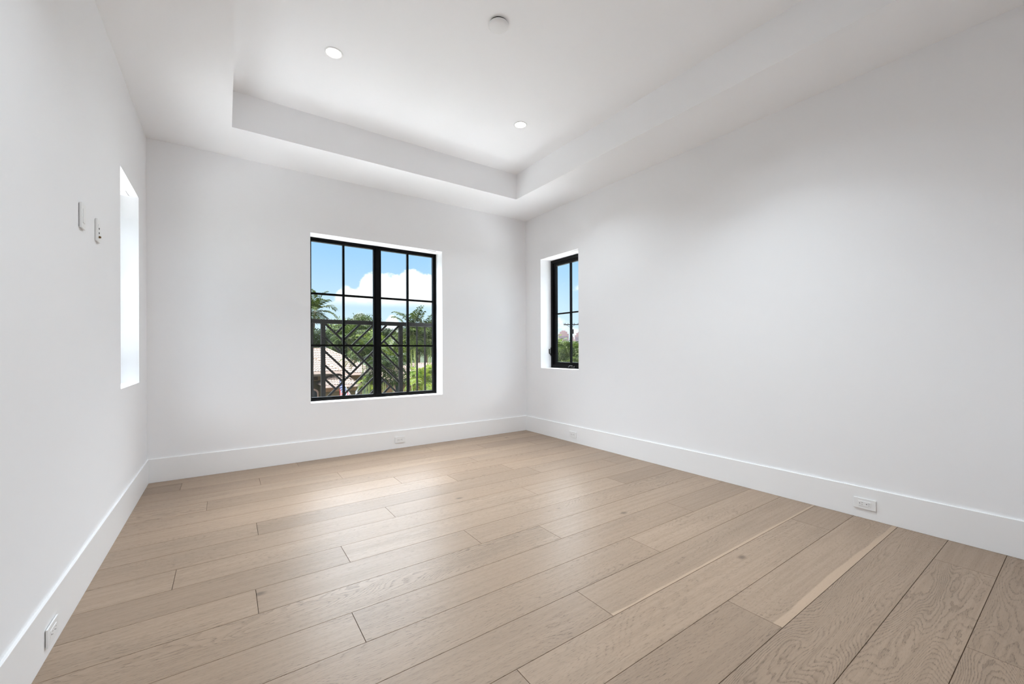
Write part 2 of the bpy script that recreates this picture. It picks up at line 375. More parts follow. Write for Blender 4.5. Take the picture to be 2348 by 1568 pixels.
fm.box(-0.01, W+0.01, -D-0.01, 0.01, -0.06, -0.0025, 1); pcol += [(0, 0, 0, 1)]*6
GAPW = 0.00065
for k in range(-1, 22):
    ya = min(Y0-PW*k, 0.0); yb = max(Y0-PW*(k+1), -D)
    if ya <= yb: continue
    xs = [0.0]+sorted(joints[k])+[W]
    for xa, xb in zip(xs, xs[1:]):
        r = PLK.get((k, xs.index(xa)), (rng.random(), rng.random(), rng.random()))
        a, b_, c, d = xa+GAPW, xb-GAPW, yb+GAPW, ya-GAPW
        e = 0.0008
        fm.quad((a+e, c+e, 0), (b_-e, c+e, 0), (b_-e, d-e, 0), (a+e, d-e, 0))
        fm.quad((a, c, -.0025), (b_, c, -.0025), (b_-e, c+e, 0), (a+e, c+e, 0)); fm.quad((a, d, -.0025), (a+e, d-e, 0), (b_-e, d-e, 0), (b_, d, -.0025))
        fm.quad((a, c, -.0025), (a+e, c+e, 0), (a+e, d-e, 0), (a, d, -.0025)); fm.quad((b_, c, -.0025), (b_, d, -.0025), (b_-e, d-e, 0), (b_-e, c+e, 0))
        pcol += [(*r, -1.0)]+[(*r, 0.5)]*4
fl = fm.build('floor', [M['oak'], M['gap']], recalc=False); tag(fl, kind='structure')
ca = fl.data.color_attributes.new('plank', 'FLOAT_COLOR', 'CORNER')
vals = []
for p_, c_ in zip(fl.data.polygons, pcol):
    for q_ in range(p_.loop_total): vals += [c_[0], c_[1], c_[2], (0.0, 0.0, 1.0, 1.0)[q_] if c_[3] < 0 else c_[3]]   # alpha runs across the plank
ca.data.foreach_set('color', vals)

# ---- walls, each one mesh with its opening
def wall_y(name, y0, y1, hole=None):
    m = MB(); x0, x1 = -WT, W+WT
    if hole:
        a, b, c, d = hole
        m.box(x0, a, y0, y1, -0.06, HT+0.2); m.box(b, x1, y0, y1, -0.06, HT+0.2); m.box(a, b, y0, y1, -0.06, c); m.box(a, b, y0, y1, d, HT+0.2)
    else: m.box(x0, x1, y0, y1, -0.06, HT+0.2)
    return tag(m.build(name, M['wall']), kind='structure')
def wall_x(name, x0, x1, hole=None):
    m = MB(); y0, y1 = -D, 0.0
    if hole:
        a, b, c, d = hole
        m.box(x0, x1, y0, a, -0.06, HT+0.2); m.box(x0, x1, b, y1, -0.06, HT+0.2); m.box(x0, x1, a, b, -0.06, c); m.box(x0, x1, a, b, d, HT+0.2)
    else: m.box(x0, x1, y0, y1, -0.06, HT+0.2)
    return tag(m.build(name, M['wall']), kind='structure')
wall_y('wall_far', 0.0, WT, (FX0, FX1, FZ0, FZ1))
wall_y('wall_back', -D-0.15, -D)
wall_x('wall_left', -WT, 0.0, (LY0, LY1, LZ0, LZ1))
wall_x('wall_right', W, W+WT, (RY0, RY1, SZ0, SZ1))

# ---- tray ceiling: soffit ring and raised centre in one mesh
m = MB()
m.box(0, TL, -D, 0, H, HT+0.1); m.box(W-TR, W, -D, 0, H, HT+0.1)
m.box(TL, W-TR, -TF, 0, H, HT+0.1); m.box(TL, W-TR, -D, -D+TB, H, HT+0.1)
m.box(TL, W-TR, -D+TB, -TF, HT, HT+0.1)
tag(m.build('ceiling', M['ceil']), kind='structure')

# ---- baseboards
for nm, bx in (('baseboard_far', (0, W, -BT, 0)), ('baseboard_back', (0, W, -D, -D+BT)),
               ('baseboard_left', (0, BT, -D+BT, -BT)), ('baseboard_right', (W-BT, W, -D+BT, -BT))):
    m = MB(); m.box(*bx, 0.0, BB)
    tag(m.build(nm, M['trim'], bevel=0.0018), kind='structure')

# ---- windows (black metal casements set back in white reveals)
def ring_frame(m, T, a0, a1, z0, z1, w, d0, d1):
    """rectangular frame of member width w in plane (a, z), depth d0..d1; T maps (a, depth, z) to a box call"""
    T(m, a0, a0+w, d0, d1, z0, z1); T(m, a1-w, a1, d0, d1, z0, z1)
    T(m, a0+w, a1-w, d0, d1, z0, z0+w); T(m, a0+w, a1-w, d0, d1, z1-w, z1)
def TY(m, a0, a1, d0, d1, z0, z1): m.box(a0, a1, d0, d1, z0, z1)
def TXR(m, a0, a1, d0, d1, z0, z1): m.box(W+d0, W+d1, a0, a1, z0, z1)
def TXL(m, a0, a1, d0, d1, z0, z1): m.box(-d1, -d0, a0, a1, z0, z1)
def casement(root, T, a0, a1, z0, z1, st, cols, rows, d0, d1, mw):
    sm = MB(); ring_frame(sm, T, a0, a1, z0, z1, st, d0, d1)
    s = sm.build('sash', M['frame'], root, bevel=0.0015)
    gm = MB(); dm = (d0+d1)/2; T(gm, a0+st*0.6, a1-st*0.6, dm-0.002, dm+0.002, z0+st*0.6, z1-st*0.6)
    gl = gm.build('glass_pane', M['glass'], s)
    ga0, ga1, gz0, gz1 = a0+st, a1-st, z0+st, z1-st
    for i in range(1, cols):
        c = ga0+(ga1-ga0)*i/cols; mm = MB(); T(mm, c-mw/2, c+mw/2, d0+0.006, d1-0.004, gz0, gz1); mm.build('muntin', M['frame'], s)
    for i in range(1, rows):
        c = gz0+(gz1-gz0)*i/rows; mm = MB(); T(mm, ga0, ga1, d0+0.007, d1-0.005, c-mw/2, c+mw/2); mm.build('muntin', M['frame'], s)
    return s
SB = 0.185     # setback of the frames from the plaster
w1 = empty('window_1', (0, 0, 0), kind='structure')
fm1 = MB(); ring_frame(fm1, TY, FX0, FX1, FZ0, FZ1, 0.018, SB, SB+0.075); TY(fm1, 2.057, 2.103, SB, SB+0.075, FZ0+0.018, FZ1-0.018)
fm1.build('window_frame', M['frame'], w1, bevel=0.002)
casement(w1, TY, FX0+0.018, 2.057, FZ0+0.018, FZ1-0.018, 0.022, 2, 3, SB+0.012, SB+0.055, 0.022)
casement(w1, TY, 2.103, FX1-0.018, FZ0+0.018, FZ1-0.018, 0.022, 2, 3, SB+0.012, SB+0.055, 0.022)

def side_window(name, T, a0, a1, z0, z1, sign):
    w = empty(name, (0, 0, 0), kind='structure')
    f = MB(); ring_frame(f, T, a0, a1, z0, z1, 0.042, SB, SB+0.085); f.build('window_frame', M['frame'], w, bevel=0.002)
    casement(w, T, a0+0.042, a1-0.042, z0+0.042, z1-0.042, 0.040, 2, 2, SB+0.018, SB+0.060, 0.018)
    # folding crank operator on the bottom rail: base, arm and knob
    am = (a0+a1)/2-0.07
    cr = MB(); T(cr, am-0.055, am+0.045, SB-0.016, SB+0.0, z0+0.010, z0+0.036)
    c = cr.build('crank_handle', M['bronze'], w, bevel=0.005)
    X = (lambda a, d, z: (W+d, a, z)) if sign > 0 else (lambda a, d, z: (-d, a, z))
    t = MB(); t.tube([X(am-0.03, SB-0.018, z0+0.030), X(am-0.005, SB-0.034, z0+0.040), X(am+0.03, SB-0.036, z0+0.034), X(am+0.052, SB-0.030, z0+0.020)], [0.007, 0.006, 0.006, 0.008], 8)
    t.build('crank_arm', M['bronze'], c, smooth=True)
    # sash lock lever on the far stile
    lk = MB(); T(lk, a1-0.016, a1-0.004, SB-0.014, SB, z0+0.165, z0+0.285); lv = lk.build('lock_lever', M['bronze'], w, bevel=0.003)
    t = MB(); t.tube([X(a1-0.010, SB-0.014, z0+0.185), X(a1-0.008, SB-0.034, z0+0.20), X(a1-0.008, SB-0.036, z0+0.265)], [0.006, 0.006, 0.008], 8)
    t.build('lever_arm', M['bronze'], lv, smooth=True)
    return w
side_window('window_2', TXR, RY0, RY1, SZ0, SZ1, 1)
side_window('window_3', TXL, LY0, LY1, LZ0, LZ1, -1)

# ---- sky portals: sampling hints only, at the outer face of each window
def portal(loc, rot, sx, sz):
    ld = bpy.data.lights.new('sky_portal', 'AREA'); ld.shape = 'RECTANGLE'; ld.size = sx; ld.size_y = sz; ld.cycles.is_portal = True
    o = bpy.data.objects.new('sky_portal', ld); COL.objects.link(o); o.location = loc; o.rotation_euler = rot
portal(((FX0+FX1)/2, WT+0.01, (FZ0+FZ1)/2), (R(-90), 0, 0), FX1-FX0, FZ1-FZ0)
portal((W+WT+0.01, (RY0+RY1)/2, (SZ0+SZ1)/2), (R(-90), 0, R(-90)), RY1-RY0, SZ1-SZ0)
portal((-WT-0.01, (LY0+LY1)/2, (LZ0+LZ1)/2), (R(-90), 0, R(90)), LY1-LY0, LZ1-LZ0)

# ---- house mass outside: roof slab edge and the balcony ledge under the railing
m = MB(); m.box(-WT-0.15, W+WT+0.15, -D-0.3, WT+0.15, HT+0.2, HT+0.42)
tag(m.build('roof_slab', M['stucco_out']), kind='structure')
m = MB(); m.box(0.55, 3.60, WT, 0.80, 0.10, 0.30)
tag(m.build('balcony_ledge', M['concrete'], bevel=0.01), kind='structure')
m = MB(); m.quad((-260, -60, -3.6), (900, -60, -3.6), (900, 1200, -3.6), (-260, 1200, -3.6))
tag(m.build('ground', M['lawn']), kind='structure')
m = MB(); m.box(-9.0, 13.0, -9.0, 8.2, -3.64, -3.58)  # unseen pale slab, added to bounce daylight up onto the ceiling
tag(m.build('bounce_slab', M['bounce'], bevel=0.01), kind='structure')

# ================================================================== THINGS IN THE ROOM
# ---- recessed downlights
def make_downlight():
    t = empty('recessed_downlight')
    m = MB(); m.lathe([(0.060, 0.0), (0.064, -0.0015), (0.063, -0.004), (0.056, -0.0052), (0.0515, -0.0035), (0.0505, 0.0)], 48)
    m.build('trim_ring', M['plastic'], t, smooth=True)
    m = MB(); m.lathe([(0.0505, -0.0012), (0.030, -0.0022), (0.0, -0.0026)], 48)
    m.build('lens', M['lens'], t, smooth=True)
    return t
dl0 = make_downlight()
spots = [((1.230, -1.583), 'far', 'round lit downlight in the tray ceiling, upper left of the window view'),
         ((2.931, -1.584), 'far', 'round lit downlight nearest the far right corner of the tray ceiling'),
         ((2.95, -3.42), 'near_right', 'round lit downlight just above the top edge of the photo, near the right wall'),
         ((1.230, -3.42), 'near_left', 'round lit downlight overhead, out of frame above the left part of the floor')]
for i, ((x, y), pw, lb) in enumerate(spots):
    o = dl0 if i == 0 else copy_tree(dl0)
    o.location = (x, y, HT); tag(o, lb, 'light', 'recessed downlights in the tray ceiling')
    ld = bpy.data.lights.new('downlight_lamp', 'AREA'); ld.shape = 'DISK'; ld.size = 0.098; ld.energy = LAMP[pw]; ld.color = (0.835, 0.935, 1.0); ld.spread = LAMP_SPREAD[pw]
    lo = bpy.data.objects.new('downlight_lamp', ld); COL.objects.link(lo); lo.parent = o; lo.location = (0, 0, -0.0075)

# ---- smoke detector
t = empty('smoke_detector', (2.083, -2.500, HT)); tag(t, 'round white smoke detector with a dark shadow gap on the tray ceiling', 'smoke detector')
m = MB(); m.lathe([(0.0, 0.0), (0.0610, 0.0), (0.0610, -0.020)], 48); m.build('mounting_base', M['black'], t, smooth=False)  # base coloured black to stand in for shade in the gap
m = MB(); m.lathe([(0.050, -0.0075), (0.0635, -0.0080), (0.0662, -0.0095), (0.0665, -0.012), (0.0648, -0.0205), (0.0600, -0.0260), (0.050, -0.0295), (0.0, -0.0315)], 56)
m.build('cover', M['plastic'], t, smooth=True)

# ---- duplex outlets on the baseboards, laid sideways.  local frame: x along the board, y out of the wall, z up
def make_outlet():
    t = empty('wall_outlet')
    m = MB(); m.box(-0.054, 0.054, 0.0, 0.0022, -0.030, 0.030); m.build('gap_filler', M['black'], t)  # black block put in as the shade behind the plate
    m = MB(); m.box(-0.060, 0.060, 0.0022, 0.0085, -0.0355, 0.0355); m.build('cover_plate', M['plastic'], t, bevel=0.0012)
    m = MB(); m.box(-0.0335, 0.0335, 0.0080, 0.0102, -0.0168, 0.0168); rc = m.build('receptacle', M['plastic'], t, bevel=0.0008)
    for s in (-1, 1):
        m = MB(); cx = s*0.0185
        m.box(cx-0.0095, cx-0.0015, 0.0100, 0.01045, 0.0050, 0.0068)
        m.box(cx-0.0090, cx-0.0025, 0.0100, 0.01045, -0.0068, -0.0050)
        # ground hole: small round disc
        i = len(m.v); n = 12
        for yy in (0.0100, 0.01045):
            for j in range(n): m.v.append((cx+0.0075+0.0028*math.cos(2*math.pi*j/n), yy, 0.0028*math.sin(2*math.pi*j/n)))
        m.f.append(tuple(range(i+n, i+2*n))); m.mi.append(0)
        for j in range(n): m.f.append((i+j, i+(j+1) % n, i+n+(j+1) % n, i+n+j)); m.mi.append(0)
        m.build('socket', M['black'], rc)
    return t
ou0 = make_outlet()
# rot: local +y must point into the room, local +x along the board
outs = [((W-BT, -3.886, 0.1015), R(90), 'white duplex outlet on the right baseboard, the large one nearest the camera'),
        ((W-BT, -1.003, 0.1015), R(90), 'small white duplex outlet on the right baseboard under the narrow window'),
        ((2.278, -BT, 0.1015), R(180), 'white duplex outlet on the far baseboard under the double window'),
        ((BT, -2.487, 0.0790), R(-90), 'white duplex outlet on the left baseboard with a dark gap behind its edge')]
for i, (lc, rz, lb) in enumerate(outs):
    o = ou0 if i == 0 else copy_tree(ou0)
    o.location = lc; o.rotation_euler = (0, 0, rz); tag(o, lb, 'outlet', 'sideways duplex outlets on the baseboards')
# ---- two upright plates high on the left wall (for a wall-hung screen).  local x = out of the wall
t = empty('wall_plate', (0, -2.000, 1.8155)); tag(t, 'upright white wall plate with a plain rectangular insert, nearer the camera of two', 'wall plate')
m = MB(); m.box(0, 0.0022, -0.030, 0.030, -0.056, 0.056); m.build('gap_filler', M['black'], t)  # black filler paints the shadow gap between plate and wall
m = MB(); m.box(0.0022, 0.0105, -0.0355, 0.0355, -0.0610, 0.0610); m.build('cover_plate', M['plastic'], t, bevel=0.0012)
m = MB(); m.box(0.010, 0.0128, -0.0168, 0.0168, -0.0335, 0.0335); m.build('insert', M['plastic'], t, bevel=0.0008)
t = empty('media_plate', (0, -1.7070, 1.8150)); tag(t, 'upright white wall plate with two slots and a brass coaxial jack beside the left window', 'wall plate')
m = MB(); m.box(0, 0.0018, -0.030, 0.030, -0.056, 0.056); m.build('gap_filler', M['plastic_old'], t)
m = MB(); m.box(0.0018, 0.0100, -0.0355, 0.0355, -0.0600, 0.0600); m.build('cover_plate', M['plastic'], t, bevel=0.0012)
m = MB(); m.box(0.0095, 0.0118, -0.0168, 0.0168, -0.0335, 0.0335); ins = m.build('insert', M['plastic'], t, bevel=0.0008)
for zz in (0.012, -0.012):
    m = MB(); m.box(0.0115, 0.0124, -0.010, 0.004, zz-0.0042, zz+0.0042); m.build('slot', M['black'], ins)
m = MB(); m.tube([(0.0110, -0.004, -0.034), (0.0160, -0.004, -0.034)], 0.0065, 6)
m.tube([(0.0160, -0.004, -0.034), (0.0195, -0.004, -0.034)], 0.0046, 14); m.build('coaxial_jack', M['brass'], t)

# ---- thin cover plates in the window heads (shade wiring)
def head_plate(loc, rz, lb):
    t = empty('head_cover_plate', loc, (0, 0, rz)); tag(t, lb, 'cover plate', 'cover plates in the window heads')
    m = MB(); m.box(-0.061, 0.061, -0.027, 0.027, -0.0062, 0.0); m.build('plate', M['plastic'], t, bevel=0.0012)
    for s in (-1, 1):
        m = MB(); m.box(s*0.045-0.003, s*0.045+0.003, -0.003, 0.003, -0.0070, -0.0060); m.build('screw_head', M['plastic_old'], t)
head_plate((-0.083, -0.470, LZ1), R(90), 'thin white cover plate in the head of the left window recess')
head_plate((2.708, 0.050, FZ1), 0.0, 'thin white cover plate in the head of the far double window')
head_plate((W+0.055, -0.995, SZ1), R(90), 'thin white cover plate in the head of the narrow right window')

# ================================================================== OUTSIDE
# ---- dark metal railing before the far window, lattice of diagonals between two posts
RLY = 0.60
rl = empty('balcony_railing', (2.025, RLY, 0.30)); tag(rl, 'dark metal balcony railing with diagonal lattice outside the far window', 'railing')
def rpart(m, name): 
    o = m.build(name, M['rail'], rl, bevel=0.0015); o.location = -rl.location; return o
RX0, RX1 = 0.95, 3.10
ZT, ZB = 1.4985, 0.575
P1, P2, PT = 1.542, 2.508, 0.048
m = MB(); m.box(RX0, RX1, RLY-0.030, RLY+0.030, ZT, 1.548); rpart(m, 'top_rail')
m = MB(); m.box(RX0, RX1, RLY-0.020, RLY+0.020, ZB-0.035, ZB); rpart(m, 'bottom_rail')
for x in (RX0+PT/2, P1, P2, RX1-PT/2):
    m = MB(); m.box(x-PT/2, x+PT/2, RLY-PT/2, RLY+PT/2, 0.30, ZT); rpart(m, 'post')
for k in range(1, 5):
    for x in (P1-0.1165*k, P2+0.1165*k):
        if RX0+0.08 < x < RX1-0.08:
            m = MB(); m.box(x-0.010, x+0.010, RLY-0.010, RLY+0.010, ZB, ZT); rpart(m, 'picket')
u0, u1, v0, v1 = P1+PT/2, P2-PT/2, ZB, ZT
U, V = u1-u0, v1-v0
def seg(a, b, dep):
    m = MB(); A = Vector((u0+a[0]*U, RLY, v0+a[1]*V)); B = Vector((u0+b[0]*U, RLY, v0+b[1]*V))
    t = (B-A).normalized()*0.004
    m.bar(A-t, B+t, 0.024, dep, up=(0, 1, 0)); rpart(m, 'lattice_bar')
seg((0, 1), (1, 0), 0.022); seg((0, 0), (1, 1), 0.0215)
for k in (1, 2, 3, 4):
    q = 0.185*k
    h = q/2
    seg((0, 1-q), (0.5-h, 0.5-h), 0.0205)          # left: falling bars onto the rising diagonal
    seg((1-q, 1), (0.5-h, 0.5+h), 0.0205)          # top: rising bars onto the falling diagonal
    seg((q, 0), (0.5+h, 0.5-h), 0.0205)            # bottom: rising bars
    seg((1, q), (0.5+h, 0.5+h), 0.0205)            # right: falling bars

# ---- tiled roofs: real barrel tiles laid in courses
def tiles(m, O, U_, V_, wfun, length, tw=0.27, tl=0.36, seg=5, hgt=0.05, mi=0):
    """O eave corner, U_ unit along eave, V_ unit up the slope, wfun(v)->(u0,u1)"""
    O = Vector(O); U_ = Vector(U_); V_ = Vector(V_); N = U_.cross(V_).normalized()
    n = max(1, int(round(length/tl))); tl = length/n
    for r in range(n):
        va, vb = r*tl, (r+1)*tl+0.03
        ua, ub = wfun(r*tl+tl*0.5)
        if ub-ua < tw*0.4: continue
        k0 = math.floor(ua/tw); k1 = math.ceil(ub/tw)
        for k in range(k0, k1):
            a = max(ua, k*tw); b = min(ub, (k+1)*tw)
            if b-a < 0.03: continue
            pl, ph = [], []
            for j in range(seg+1):
                f = j/seg; u = a+(b-a)*f; hh = hgt*math.sin(math.pi*min(1, max(0, (u-k*tw)/tw)))
                pl.append(O+U_*u+V_*va+N*(hh+0.045)); ph.append(O+U_*u+V_*vb+N*(hh+0.004))
            for j in range(seg): m.quad(pl[j], pl[j+1], ph[j+1], ph[j], mi)
            # open mouth of the tile, set back dark
            base = [O+U_*(a+(b-a)*j/seg)+V_*(va+0.10) for j in range(seg+1)]
            for j in range(seg): m.quad(base[j], base[j+1], pl[j+1], pl[j], mi)
def hip_roof(name, parent, x0, x1, y0, y1, z, slope, sides='FLR', tw=0.27, tl=0.36):
    """hip roof over the rectangle, ridge along x"""
    m = MB(); s = (y1-y0)/2; h = s*slope; L = math.hypot(s, h)
    k = s/L
    tiles(m, (x0, y0, z), (1, 0, 0), Vector((0, s, h)).normalized(), lambda v: (v*k, x1-x0-v*k), L, tw, tl)
    if 'L' in sides: tiles(m, (x0, y1, z), (0, -1, 0), Vector((s, 0, h)).normalized(), lambda v: (v*k, 2*s-v*k), L, tw, tl)
    if 'R' in sides: tiles(m, (x1, y0, z), (0, 1, 0), Vector((-s, 0, h)).normalized(), lambda v: (v*k, 2*s-v*k), L, tw, tl)
    # back slope and the closed underside
    A, B, C, Dd = Vector((x0, y0, z)), Vector((x1, y0, z)), Vector((x1, y1, z)), Vector((x0, y1, z))
    r0, r1 = Vector((x0+s, y0+s, z+h)), Vector((x1-s, y0+s, z+h))
    m.quad(C, Dd, r0, r1); m.quad(A, Dd, C, B); m.tri(A, r0, Dd); m.tri(B, C, r1); m.quad(A, B, r1, r0)
    rf = m.build(name, M['tile'], parent, recalc=False)
    cp = MB()
    up = Vector((0, 0, 0.05))
    for a, b in ((r0, r1), (A, r0), (B, r1)): cp.tube([a+up, b+up], 0.075, 6)
    cp.build('ridge_cap', M['tile'], rf)
    return rf
def arch_window(parent, cx, y, z0, w, hh, name='arched_window'):
    n = 14; m = MB(); r = w/2; t = 0.13
    pts_i = [(-r, 0)]+[(-r*math.cos(math.pi*j/n), hh-r+r*math.sin(math.pi*j/n)) for j in range(n+1)]+[(r, 0)]
    pts_o = [(-r-t, 0)]+[(-(r+t)*math.cos(math.pi*j/n), hh-r+(r+t)*math.sin(math.pi*j/n)) for j in range(n+1)]+[(r+t, 0)]
    for (a, b), (c, d) in zip(zip(pts_i, pts_i[1:]), zip(pts_o, pts_o[1:])):
        for yy in (y-0.10, y+0.02):
            m.quad((cx+a[0], yy, z0+a[1]), (cx+b[0], yy, z0+b[1]), (cx+d[0], yy, z0+d[1]), (cx+c[0], yy, z0+c[1]))
        m.quad((cx+c[0], y-0.10, z0+c[1]), (cx+d[0], y-0.10, z0+d[1]), (cx+d[0], y+0.02, z0+d[1]), (cx+c[0], y+0.02, z0+c[1]))
        m.quad((cx+a[0], y-0.10, z0+a[1]), (cx+b[0], y-0.10, z0+b[1]), (cx+b[0], y+0.02, z0+b[1]), (cx+a[0], y+0.02, z0+a[1]))
    o = m.build(name, M['arch'], parent)
    g_ = MB(); i0 = 0
    vs_ = [(cx+a, y-0.02, z0+b) for a, b in pts_i]; g_.v += vs_; g_.f.append(tuple(range(len(vs_)))); g_.mi.append(0)
    g_.build('pane', M['pane_dark'], o)
    return o

# house across the garden, seen through the left half of the far window
YE, K = 30.0, 2.07
ga = at(862, 853, YE); EZ = ga.z; EX = ga.x
ha = empty('neighbour_house', (EX-7, YE+3, -3.6)); tag(ha, 'tan stucco house with pale tile hip roof and low porch behind the lattice', 'house')
def hpart(o, root): 
    o.location = -root.location; return o
XA = EX-20.0
hpart(hip_roof('tiled_roof', ha, XA, EX, YE, YE+6.46, EZ, 0.60, tw=0.20, tl=0.28), ha)
# lower front wing roof whose hip runs down to the eave at the left
gw = at(784, 851, YE-0.9)
hpart(hip_roof('wing_roof', ha, gw.x-9, gw.x, YE-0.9, YE+2.1, gw.z+0.02, 0.60, 'FR', tw=0.20, tl=0.28), ha)
WY = YE+0.9
m = MB(); m.box(XA+0.9, EX-0.9, WY, YE+5.6, -3.6, EZ); hpart(m.build('house_wall', M['tan'], ha), ha)
m = MB(); m.box(XA, EX, YE-0.05, YE+0.10, EZ-0.19, EZ+0.02); m.box(EX-0.12, EX+0.06, YE+0.1, YE+6.4, EZ-0.19, EZ+0.02); hpart(m.build('fascia', M['fascia'], ha), ha)
m = MB(); m.box(gw.x-9, gw.x, YE-0.95, YE-0.80, gw.z-0.17, gw.z+0.04); hpart(m.build('wing_fascia', M['fascia'], ha), ha)
m = MB(); m.box(XA+0.8, EX-0.80, WY-0.18, WY+0.04, EZ-0.56, EZ-0.10); hpart(m.build('frieze_band', M['frieze'], ha), ha)
for px in (723, 761, 800, 838):
    q = at(px, 861, WY-0.2); m = MB(); m.box(q.x-0.14, q.x+0.14, WY-0.40, WY-0.16, EZ-0.50, EZ-0.15); hpart(m.build('corbel', M['vent'], ha), ha)
q = at(720.5, 912, WY); hpart(arch_window(ha, q.x-0.10, WY, q.z-0.4, 0.62, 1.0), ha)
# porch in front of it
YP = 28.3
pa = at(738, 882, YP); pb = at(829, 880, YP); PZ = pb.z
m = MB(); sP = 1.75; hP = 0.80; LP = math.hypot(sP, hP)
tiles(m, (pa.x, YP, PZ), (1, 0, 0), Vector((0, sP, hP)).normalized(), lambda v: (v*0.75, pb.x-pa.x-v*0.75), LP, 0.20, 0.28)
tiles(m, (pb.x, YP, PZ), (0, 1, 0), Vector((-sP*0.8, 0, hP)).normalized(), lambda v: (v*0.8, 2.55), LP*0.85, 0.20, 0.28)
A, B = Vector((pa.x, YP, PZ)), Vector((pb.x, YP, PZ)); C, Dd = Vector((pb.x-1.4, YP+2.6, PZ+1.1)), Vector((pa.x+1.4, YP+2.6, PZ+1.1)); B2 = Vector((pb.x, YP+2.6, PZ)); A2 = Vector((pa.x, YP+2.6, PZ))
m.quad(A, B, C, Dd); m.tri(B, B2, C); m.quad(A, A2, B2, B); m.tri(A, Dd, A2)
hpart(m.build('porch_roof', M['tile'], ha, recalc=False), ha)
m = MB(); m.box(pa.x, pb.x, YP-0.06, YP+0.08, PZ-0.18, PZ+0.02); hpart(m.build('porch_fascia', M['fascia'], ha), ha)
m = MB(); m.box(pa.x+0.2, pb.x-0.35, YP+0.6, WY, -3.6, PZ); hpart(m.build('porch_wall', M['tan'], ha), ha)
m = MB(); m.box(pa.x+0.15, pb.x-0.30, YP+0.48, YP+0.64, PZ-0.52, PZ-0.10); hpart(m.build('porch_frieze', M['frieze'], ha), ha)
m = MB(); q = pb.x-0.15; m.tube([(q, YP+0.08, PZ-0.05), (q, YP+0.08, PZ-0.22), (q-0.14, YP+0.42, PZ-0.62), (q-0.14, YP+0.46, -3.6)], 0.075, 8); hpart(m.build('downspout', M['white_out'], ha), ha)

# second house, through the right half, behind palms
YB = 30.0
gb = at(892, 872, YB); gc = at(1015, 868, YB)
hb = empty('neighbour_house', (gb.x+4, YB+3, -3.6)); tag(hb, 'second tan house, half hidden behind palms at the right of the far window', 'house')
hpart(hip_roof('tiled_roof', hb, gb.x, gc.x+11, YB, YB+6.2, gb.z, 0.40, tw=0.20, tl=0.28), hb)
m = MB(); m.box(gb.x+0.8, gc.x+10.2, YB+0.9, YB+5.4, -3.6, gb.z); hpart(m.build('house_wall', M['frieze'], hb), hb)
m = MB(); m.box(gb.x, gc.x+11, YB-0.06, YB+0.10, gb.z-0.18, gb.z+0.02); hpart(m.build('fascia', M['fascia'], hb), hb)
q = at(905.5, 893, YB+0.9); hpart(arch_window(hb, q.x+0.3, YB+0.9, q.z-0.4, 0.55, 0.95), hb)

# ---- flag hanging from an inclined white pole on the porch wall
fa = at(777, 863, 26.6); fb = at(809, 913, 28.85)
ft = empty('flag', fb); tag(ft, 'stars and stripes flag hanging from a white pole before the tan porch', 'flag')
m = MB(); m.tube([fa-Vector(fb), Vector((0, 0, 0))], 0.028, 8); m.build('flag_pole', M['white_out'], ft)
NS, NT = 26, 18
fl_ = MB()
def fp(s, t):
    p = fa.lerp(fb, 0.04+0.90*s)-Vector(fb)
    sag = 0.08*math.sin(s*17+t*2.0)*t+0.04*math.sin(s*31)*t
    return p+Vector((sag*0.6-0.08*t*s, sag, -0.04-t*2.0-0.06*math.sin(s*9)*t))
for i in range(NS):
    for j in range(NT):
        s = (i+0.5)/NS; tt = (j+0.5)/NT
        key = 'navy' if (s < 0.54 and tt < 0.40) else ('red' if int(s*13) % 2 == 0 else 'white')
        fl_.quad(fp(i/NS, j/NT), fp((i+1)/NS, j/NT), fp((i+1)/NS, (j+1)/NT), fp(i/NS, (j+1)/NT), {'white': 0, 'red': 1, 'navy': 2}[key])
for r in range(9):
    for c in range(6 if r % 2 == 0 else 5):
        s = (0.05+(c+(0 if r % 2 == 0 else 0.5))*0.088); tt = 0.03+r*0.042
        p = fp(s, tt)+Vector((0, -0.015, 0)); ring = []
        ux = (fp(s+0.02, tt)-fp(s, tt)).normalized(); uz = (fp(s, tt+0.02)-fp(s, tt)).normalized()
        i0 = len(fl_.v)
        for k in range(10):
            rr = 0.050 if k % 2 == 0 else 0.022; a = math.pi*k/5
            fl_.v.append(tuple(p-uz*rr*math.cos(a)+ux*rr*math.sin(a)))
        fl_.f.append(tuple(range(i0, i0+10))); fl_.mi.append(0)
fl_.build('flag_cloth', [M['white_cloth'], M['red'], M['navy']], ft, recalc=False)

